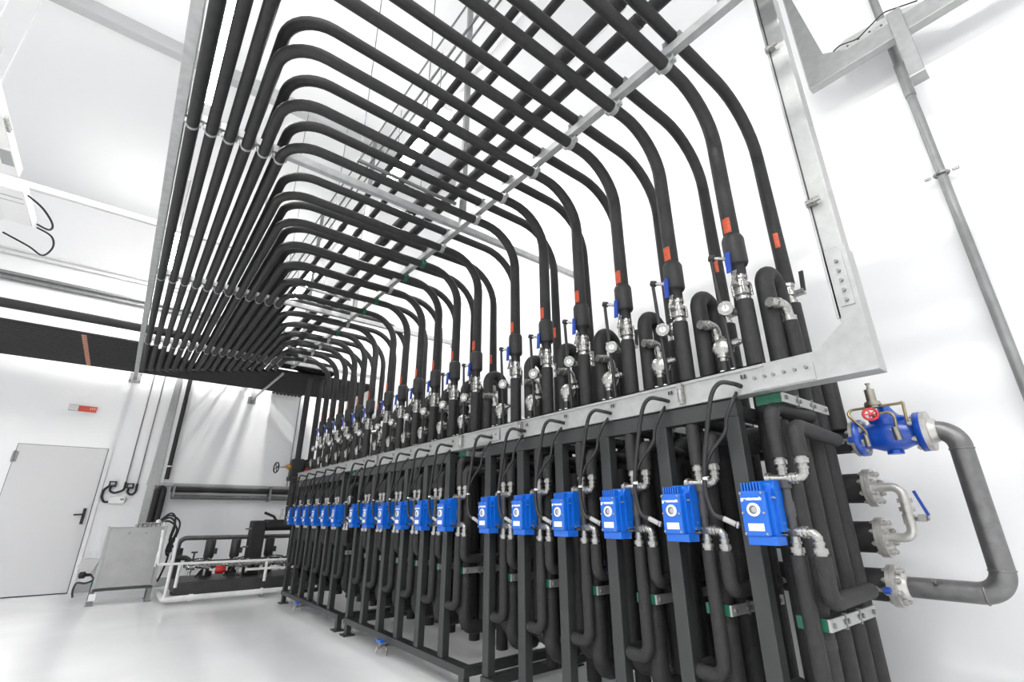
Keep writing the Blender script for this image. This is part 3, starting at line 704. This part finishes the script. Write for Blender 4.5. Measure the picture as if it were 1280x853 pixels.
part('lid_clip', MB().box(.04, .09, YW-.075, YW-.07, 1.315, 1.34), M['galvd'], t)
part('cable', MB().tube([(-.135, YW-.03, 1.54), (-.20, YW-.03, 1.47), (-.20, YW-.03, 1.36), (-.16, YW-.03, 1.28), (-.10, YW-.03, 1.29)], .016, .05, n=8), M['black'], t)
# vertical trunking on the back wall, then along
t = thing('wall_trunking', 'galvanised trunking down the back wall turning along above the skid', 'cable trunking', (.2, YW-.05, .9))
part('upright', MB().prism([(.385, 3.45), (.465, 3.45), (.50, 1.70), (.50, 1.56), (.33, 1.56), (.345, 1.78)], 'y', YW-.07, YW-.02), M['galv'], t, .003)
part('lower_upright', MB().box(.345, .455, YW-.07, YW-.02, .95, 1.56), M['galv'], t, .003)
part('side_panel', MB().box(.485, .55, YW-.05, YW-.02, 1.60, 3.45), M['wall'], t)
part('crossbar', MB().box(.51, 2.75, YW-.10, YW-.02, 1.555, 1.60), M['galv'], t, .003)
t = thing('wall_pipe', 'black pipe dropping down the back wall with a white collar', 'pipe', (.585, YW-.08, 1.66))
part('pipe', MB().cyl((.585, YW-.08, 1.66), (.585, YW-.08, 3.50), .034, n=14), M['foam'], t)
part('collar', MB().cyl((.585, YW-.08, 1.86), (.585, YW-.08, 1.885), .036, n=14), M['white'], t)
t = thing('wall_pipe', 'black insulated pipe under the galvanised crossbar', 'pipe', (1.6, YW-.16, 1.45), 'pipes under the crossbar')
part('pipe', MB().tube([(.49, YW-.16, .95), (.50, YW-.16, 1.50), (.58, YW-.16, 1.52), (.58, YW-.16, .95)], .045, .05, n=12), M['foam'], t)
part('run', MB().cyl((.68, YW-.16, 1.495), (2.75, YW-.16, 1.495), .045, n=14), M['foam'], t)
part('bracket', MB().box(.70, .735, YW-.22, YW-.02, 1.38, 1.58).box(2.20, 2.235, YW-.22, YW-.02, 1.32, 1.58), M['galvd'], t)
t = thing('wall_pipe', 'bare grey pipe below the black insulated wall pipe', 'pipe', (1.6, YW-.16, 1.35), 'pipes under the crossbar')
part('pipe', MB().cyl((.70, YW-.16, 1.375), (2.75, YW-.16, 1.375), .036, n=14), M['bare'], t)
part('end_collar', MB().cyl((2.56, YW-.16, 1.375), (2.62, YW-.16, 1.375), .046, n=14), M['galv'], t)

# ------------------------------------------------------------------ steel control cabinet
t = thing('steel_cabinet', 'stainless steel cabinet on short legs in front of the back wall', 'cabinet', (.31, 8.75, 0))
part('body', MB().box(0, .63, 8.62, 8.95, .19, .93), M['brush'], t, .006)
part('door', MB().box(.035, .60, 8.605, 8.62, .20, .92), M['brush'], t, .004)
parts('side_rail', [MB().box(-.012, .012, 8.60, 8.64, .17, .945), MB().box(.615, .645, 8.60, 8.64, .17, .945)], M['galv'], t)
for x, y in ((.0, 8.64), (.60, 8.64), (.0, 8.92), (.60, 8.92)):
    part('leg', MB().box(x-.02, x+.03, y-.025, y+.025, 0, .19).box(x-.035, x+.045, y-.04, y+.04, 0, .01), M['galvd'], t)
part('lock', MB().box(.22, .245, 8.595, 8.605, .845, .865).box(.40, .43, 8.595, 8.605, .845, .86), M['galvd'], t)
part('lower_sill', MB().box(0, .63, 8.60, 8.95, .165, .19), M['dark'], t)
part('tag', MB().box(-.02, .05, 8.598, 8.60, .06, .14), M['white'], t)
m = MB()
for q in range(6): m.cyl((.30+.05*q, 8.78, .93), (.30+.05*q, 8.78, .97+.02*(q % 2)), .02, n=8)
m.tube([(.32, 8.75, .97), (.60, 8.75, .99)], .012, n=8)
t2 = thing('cable_connectors', 'cluster of steel fittings and glands on the cabinet top', 'fittings', (.45, 8.77, .93))
part('glands', m, M['steel'], t2)
part('cap', MB().lathe((.53, 8.75, .98), (0, 0, 1), [(0, .03), (.03, .03), (.045, .012), (.046, 0)], 14), M['white'], t2)
part('tubing', MB().tube([(.60, 8.74, .99), (.60, 8.66, .85), (.60, 8.59, .50), (.60, 8.59, .42)], .009, .04, n=8), M['whitep'], t2)
t2 = thing('hose_loops', 'black hoses looping beside the steel cabinet', 'hose', (.72, 8.75, .3))
for q, (dx, dz) in enumerate(((0, 0), (.03, -.05), (.05, .03), (-.01, .06))):
    part('hose', MB().tube(smooth_path([(.55, 8.76, 1.0+dz*.3), (.66, 8.76, 1.05+dz), (.74+dx, 8.76, .95+dz), (.72+dx, 8.76, .75), (.76-dx, 8.77, .60+dz), (.70, 8.77, .62), (.74, 8.78, .72+dz), (.73, 8.76, .45), (.68, 8.76, .22)]), .012, n=8), M['black'], t2)
# pail and valve hose by the cabinet
t = thing('wall_conduit', 'thin grey conduit on the back wall behind the brass-necked gate valve', 'conduit', (2.53, YW-.03, 1.6))
part('pipe', MB().cyl((2.53, YW-.03, 1.6), (2.53, YW-.03, 3.6), .012, n=8), M['galvd'], t)
t = thing('wall_funnel', 'pale grey plastic funnel fixed low on the wall', 'funnel', (-.05, YW-.15, .42))
part('bowl', MB().prism([(-.20, .47), (.0, .47), (-.02, .42), (-.06, .29), (-.16, .29), (-.25, .37)], 'y', YW-.20, YW-.02), M['pail'], t, .02)
t = thing('hose_reel_valve', 'black valve with dark green hose beside the cabinet leg', 'valve', (-.12, 9.6, 0))
part('valve', MB().lathe((-.20, 9.7, .28), (1, 0, 0), [(0, .02), (.015, .045), (.07, .045), (.085, .022), (.14, .018)], 12), M['black'], t)
part('hose', MB().tube(smooth_path([(-.06, 9.7, .28), (-.02, 9.6, .22), (-.1, 9.5, .19), (-.19, 9.5, .20), (-.21, 9.5, .1), (-.19, 9.5, .02)]), .013, n=8), M['dark'], t)
part('stand', MB().box(-.03, .01, 9.2, 9.24, 0, .24), M['green'], t)

# ------------------------------------------------------------------ pump skid with white guard pipes
t = thing('pump_skid', 'black pump skid base standing along the back wall', 'pump skid', (1.6, 8.9, 0))
part('base', MB().box(.86, 2.75, 8.40, 9.35, .08, .22).box(.86, 2.75, 8.36, 8.46, .05, .21), M['dark'], t, .005)
m = MB()
for x in (.95, 1.8, 2.65):
    for y in (8.5, 9.2): m.box(x-.05, x+.05, y-.05, y+.05, 0, .08)
part('feet', m, M['dark'], t)
part('suction_pipe', MB().cyl((.95, 8.75, .42), (2.7, 8.75, .42), .045, n=14), M['foam'], t)
part('steel_manifold', MB().cyl((.95, 8.62, .40), (2.35, 8.62, .385), .022, n=12).cyl((1.5, 8.62, .39), (1.56, 8.62, .39), .04, n=8).cyl((1.85, 8.62, .388), (1.92, 8.62, .388), .042, n=8).cyl((1.1, 8.62, .40), (1.15, 8.62, .40), .036, n=8), M['steel'], t)
part('discharge_pipe', MB().tube([(.88, 9.25, .40), (.88, 9.25, .755), (2.70, 9.25, .745)], .034, .10, n=14), M['bare'], t)
for k, x in enumerate((1.29, 1.64, 2.14)):
    t = thing('pump', f'black vertical pump on the skid, {ORD[k]} from the steel cabinet', 'pump', (x, 9.15, .22), 'pumps on the skid')
    part('motor', MB().lathe((x, 9.15, .46), (0, 0, 1), [(0, .060), (.02, .070), (.255, .070), (.265, .062), (.275, .05)], 16), M['dark'], t)
    part('pump_head', MB().steps((x, 9.15, .22), (0, 0, 1), [(.06, .09), (.10, .05), (.05, .075), (.07, .05)], 14), M['dark'], t)
    part('terminal_box', MB().box(x+.05, x+.10, 9.10, 9.2, .52, .60), M['dark'], t)
    part('fittings', MB().cyl((x-.06, 9.0, .36), (x-.06, 8.75, .40), .035, n=10).cyl((x+.06, 9.0, .34), (x+.10, 8.72, .40), .02, n=10).cyl((x-.02, 9.02, .42), (x-.02, 8.9, .46), .025, n=8), M['steel'], t)
    part('spokes', MB().cyl((x+.1, 8.7, .34), (x+.34, 8.45, .26), .012, n=8).cyl((x-.1, 8.7, .36), (x-.2, 8.5, .27), .012, n=8), M['black'], t)
for k, (x, yv) in enumerate(((1.02, 8.60), (1.20, 8.58), (1.62, 8.58), (1.74, 8.60), (2.02, 8.6), (2.2, 8.58))):
    t = thing('skid_valve', f'small steel valve on the skid manifold, {ORD[k]} from the steel cabinet', 'valve', (x, yv, .30), 'small valves on the skid manifold')
    part('body', MB().cyl((x-.045, yv, .39), (x+.045, yv, .385), .032, n=8).cyl((x, yv, .28), (x, yv, .47), .02, n=10).cyl((x-.05, yv, .39), (x-.035, yv, .39), .042, n=6).cyl((x+.035, yv, .386), (x+.05, yv, .386), .042, n=6), M['steel'], t)
    part('handle', MB().obox((x+.03*(-1)**k, yv, .49), (.055, 0, .008*(-1)**k), (0, .01, 0), (0, 0, .008)), M['black'], t)
t = thing('red_valve', 'red round valve actuator low on the pump skid', 'valve', (1.40, 8.55, .28))
part('drum', MB().lathe((1.33, 8.56, .345), (1, -.25, -.05), [(0, .045), (.01, .055), (.10, .055), (.11, .045), (.13, .03)], 16), M['red'], t)
part('hub', MB().cyl((1.455, 8.53, .34), (1.48, 8.52, .338), .025, n=10), M['bronze'], t)
t = thing('skid_outlet', 'thin dark riser pipes at the cabinet end of the skid', 'pipe', (.95, 9.0, .22))
part('risers', MB().tube([(.80, 9.0, .50), (.98, 9.0, .49), (1.05, 9.0, .44)], .035, .05, n=10).cyl((1.08, 9.0, .30), (1.08, 9.0, .56), .012, n=8).cyl((1.04, 9.0, .56), (1.12, 9.0, .56), .012, n=8).cyl((.90, 9.1, .22), (.90, 9.1, .62), .04, n=10), M['dark'], t)
t = thing('heat_exchanger', 'tall black insulated heat exchanger block on the skid', 'heat exchanger', (1.87, 8.9, .22))
part('jacket', MB().box(1.765, 1.965, 8.80, 9.05, .22, 1.0), M['foam'], t, .02)
parts('stud', [MB().cyl((1.68, 8.85, .88), (1.77, 8.85, .88), .012, n=8), MB().cyl((1.68, 8.85, .62), (1.77, 8.85, .62), .012, n=8)], M['steel'], t)
part('side_pipe', MB().tube([(1.95, 8.9, .93), (2.45, 8.9, .93), (2.45, 8.9, .25)], .085, .10, n=16), M['foam'], t)
part('top_lever', MB().tube([(2.12, 8.9, 1.0), (2.08, 8.9, 1.06), (1.93, 8.9, 1.12)], .02, .03, n=8), M['black'], t)
part('air_vent', MB().steps((2.17, 8.9, 1.01), (0, 0, 1), [(.06, .015), (.03, .05), (.06, .04), (.02, .055)], 12), M['pail'], t)
# guard rail
t = thing('guard_rail', 'white pipe barrier around the pump skid', 'barrier', (1.5, 8.05, 0))
G = 8.05
part('floor_pipe', MB().tube([(.73, 8.9, .07), (.73, G, .07), (2.30, G, .07)], .034, .05, n=14).cyl((1.0, G, .07), (1.05, G, .07), .043, n=14).cyl((1.86, G, .07), (1.89, G, .07), .046, n=14), M['whitep'], t)
part('hand_rail', MB().tube([(.56, G-.02, .90), (.585, G-.02, .487), (2.30, G-.02, .470)], .017, .03, n=10), M['whitep'], t)
part('mid_rail', MB().cyl((1.62, G, .365), (2.30, G, .362), .017, n=10), M['whitep'], t)
for x, z0, z1 in ((.74, .07, .80), (.83, .20, .485), (1.885, .20, .475)):
    part('upright', MB().cyl((x, G, z0), (x, G, z1), .020, n=10).cyl((x, G, z1-.02), (x, G, z1), .025, n=10), M['whitep'], t)
part('pipe_stand', MB().box(1.85, 1.90, G-.03, G+.03, 0, .04), M['galvd'], t)

# ------------------------------------------------------------------ drop pipes and handwheel valve behind the far rack end
t = thing('gate_valve', 'black insulated gate valve with round handwheel and brass neck', 'valve', (2.08, 8.0, 1.4), None)
part('jacket', MB().box(2.0, 2.17, 7.92, 8.08, 1.64, 1.90).box(1.975, 2.15, 7.91, 8.09, 1.57, 1.64), M['foam'], t, .015)
part('drop_pipe', MB().tube([(2.08, 8.0, 3.22), (2.08, 8.0, 1.90)], .042, n=14), M['foam'], t)
part('lower_pipe', MB().cyl((2.07, 8.0, 1.57), (2.07, 8.0, .95), .052, n=14), M['foam'], t)
part('bonnet', MB().steps((2.0, 8.0, 1.775), (-1, 0, 0), [(.02, .03), (.025, .042), (.03, .03)], 12), M['yell'], t, label='brass bonnet')
part('stem', MB().cyl((1.93, 8.0, 1.775), (1.79, 8.0, 1.757), .010, n=8).tube([(1.93, 8.02, 1.79), (1.87, 8.0, 1.765)], .007, n=6).tube([(1.93, 7.98, 1.76), (1.87, 8.0, 1.765)], .007, n=6), M['steel'], t)
wc = V((1.79, 8.0, 1.757)); wm = MB().torus(wc, (1, .25, 0), .075, .010, 24, 8)
uu, vv = frame(V((1, .25, 0)))
for k in range(4):
    a = PI/2*k + .4; wm.cyl(wc, wc + (uu*math.cos(a)+vv*math.sin(a))*.075, .006, n=6)
part('handwheel', wm, M['black'], t, label='black handwheel')
t = thing('check_valve', 'black insulated valve block next to the handwheel gate valve', 'valve', (2.26, 8.0, 1.4))
part('jacket', MB().box(2.19, 2.34, 7.92, 8.08, 1.62, 1.90), M['foam'], t, .015)
part('drop_pipe', MB().tube([(2.27, 8.0, 3.22), (2.27, 8.0, 1.90)], .042, n=14), M['foam'], t)
part('lower_pipe', MB().cyl((2.26, 8.0, 1.62), (2.26, 8.0, .95), .045, n=14), M['foam'], t)
part('red_cap', MB().cyl((2.22, 7.92, 1.74), (2.22, 7.90, 1.74), .03, n=12), M['red'], t)

# ------------------------------------------------------------------ white ceiling unit at the left
t = thing('ceiling_unit', 'white suspended air unit with black cables high beside the frame edge', 'air unit', (-1.9, 6.3, 4.0))
part('case', MB().box(-2.7, -1.34, 5.86, 6.62, 4.0, 4.12), M['white'], t, .012)
part('seam', MB().box(-2.7, -1.36, 6.02, 6.03, 3.996, 4.002).box(-2.7, -1.36, 6.12, 6.125, 3.996, 4.002), M['grey'], t)
part('cable', MB().tube(smooth_path([(-1.32, 5.95, 4.02), (-1.22, 6.1, 4.0), (-1.15, 6.3, 3.95), (-1.18, 6.42, 3.93), (-1.28, 6.4, 3.95)]), .010, n=8).tube(smooth_path([(-1.3, 6.55, 3.98), (-1.18, 6.62, 3.95), (-1.17, 6.8, 3.90), (-1.28, 7.1, 3.9), (-1.4, 7.05, 3.95), (-1.6, 6.9, 3.98)]), .010, n=8), M['black'], t)
part('rod', MB().cyl((-1.8, 5.92, 4.12), (-1.8, 5.92, ZC), .005, n=6).cyl((-2.4, 5.92, 4.12), (-2.4, 5.92, ZC), .005, n=6), M['white'], t)
t = thing('air_duct', 'long white duct leading to the suspended air unit', 'duct', (-1.9, 4.6, 4.0))
part('case', MB().box(-2.7, -1.34, 2.5, 5.60, 4.0, 4.10), M['white'], t, .008)
parts('rod', [MB().cyl((xx, yy, 4.1), (xx, yy, ZC), .005, n=6) for xx in (-1.8, -2.6) for yy in (3.2, 5.3)], M['white'], t)
part('latch', MB().box(-1.34, -1.32, 4.72, 4.90, 4.0, 4.04), M['steel'], t)
part('inspection_panel', MB().box(-1.44, -1.34, 5.15, 5.45, 3.994, 4.0).box(-1.43, -1.35, 5.18, 5.42, 3.992, 3.994, 1), [M['white'], M['grey']], t)

# ------------------------------------------------------------------ light
w = bpy.data.worlds.new('hall_light'); SC.world = w; w.use_nodes = True
w.node_tree.nodes['Background'].inputs['Color'].default_value = (.96, .98, 1, 1)
w.node_tree.nodes['Background'].inputs['Strength'].default_value = .56

# ------------------------------------------------------------------ camera
yaw, pitch, roll = [math.radians(a) for a in (38.55, 20.35, -.2)]
F = V((math.sin(yaw)*math.cos(pitch), math.cos(yaw)*math.cos(pitch), math.sin(pitch)))
r = V((math.cos(yaw), -math.sin(yaw), 0)); u = r.cross(F)
r2 = r*math.cos(roll) + u*math.sin(roll); u2 = u*math.cos(roll) - r*math.sin(roll)
cam = bpy.data.cameras.new('camera'); co = bpy.data.objects.new('camera', cam); COL.objects.link(co)
cam.sensor_width = 36; cam.sensor_fit = 'HORIZONTAL'; cam.lens = 589.0/1280*36; cam.clip_start = .05
co.matrix_world = Matrix(((r2.x, u2.x, -F.x, 0), (r2.y, u2.y, -F.y, 0), (r2.z, u2.z, -F.z, 1.06), (0, 0, 0, 1)))
SC.camera = co
SC.view_settings.view_transform = 'Standard'
try: SC.view_settings.look = 'None'
except Exception: pass
SC.view_settings.gamma = 1; SC.view_settings.exposure = 1.2; SC.view_settings.use_curve_mapping = False
SC.cycles.max_bounces = 8; SC.cycles.diffuse_bounces = 5; SC.cycles.glossy_bounces = 4
SC.cycles.use_denoising = True
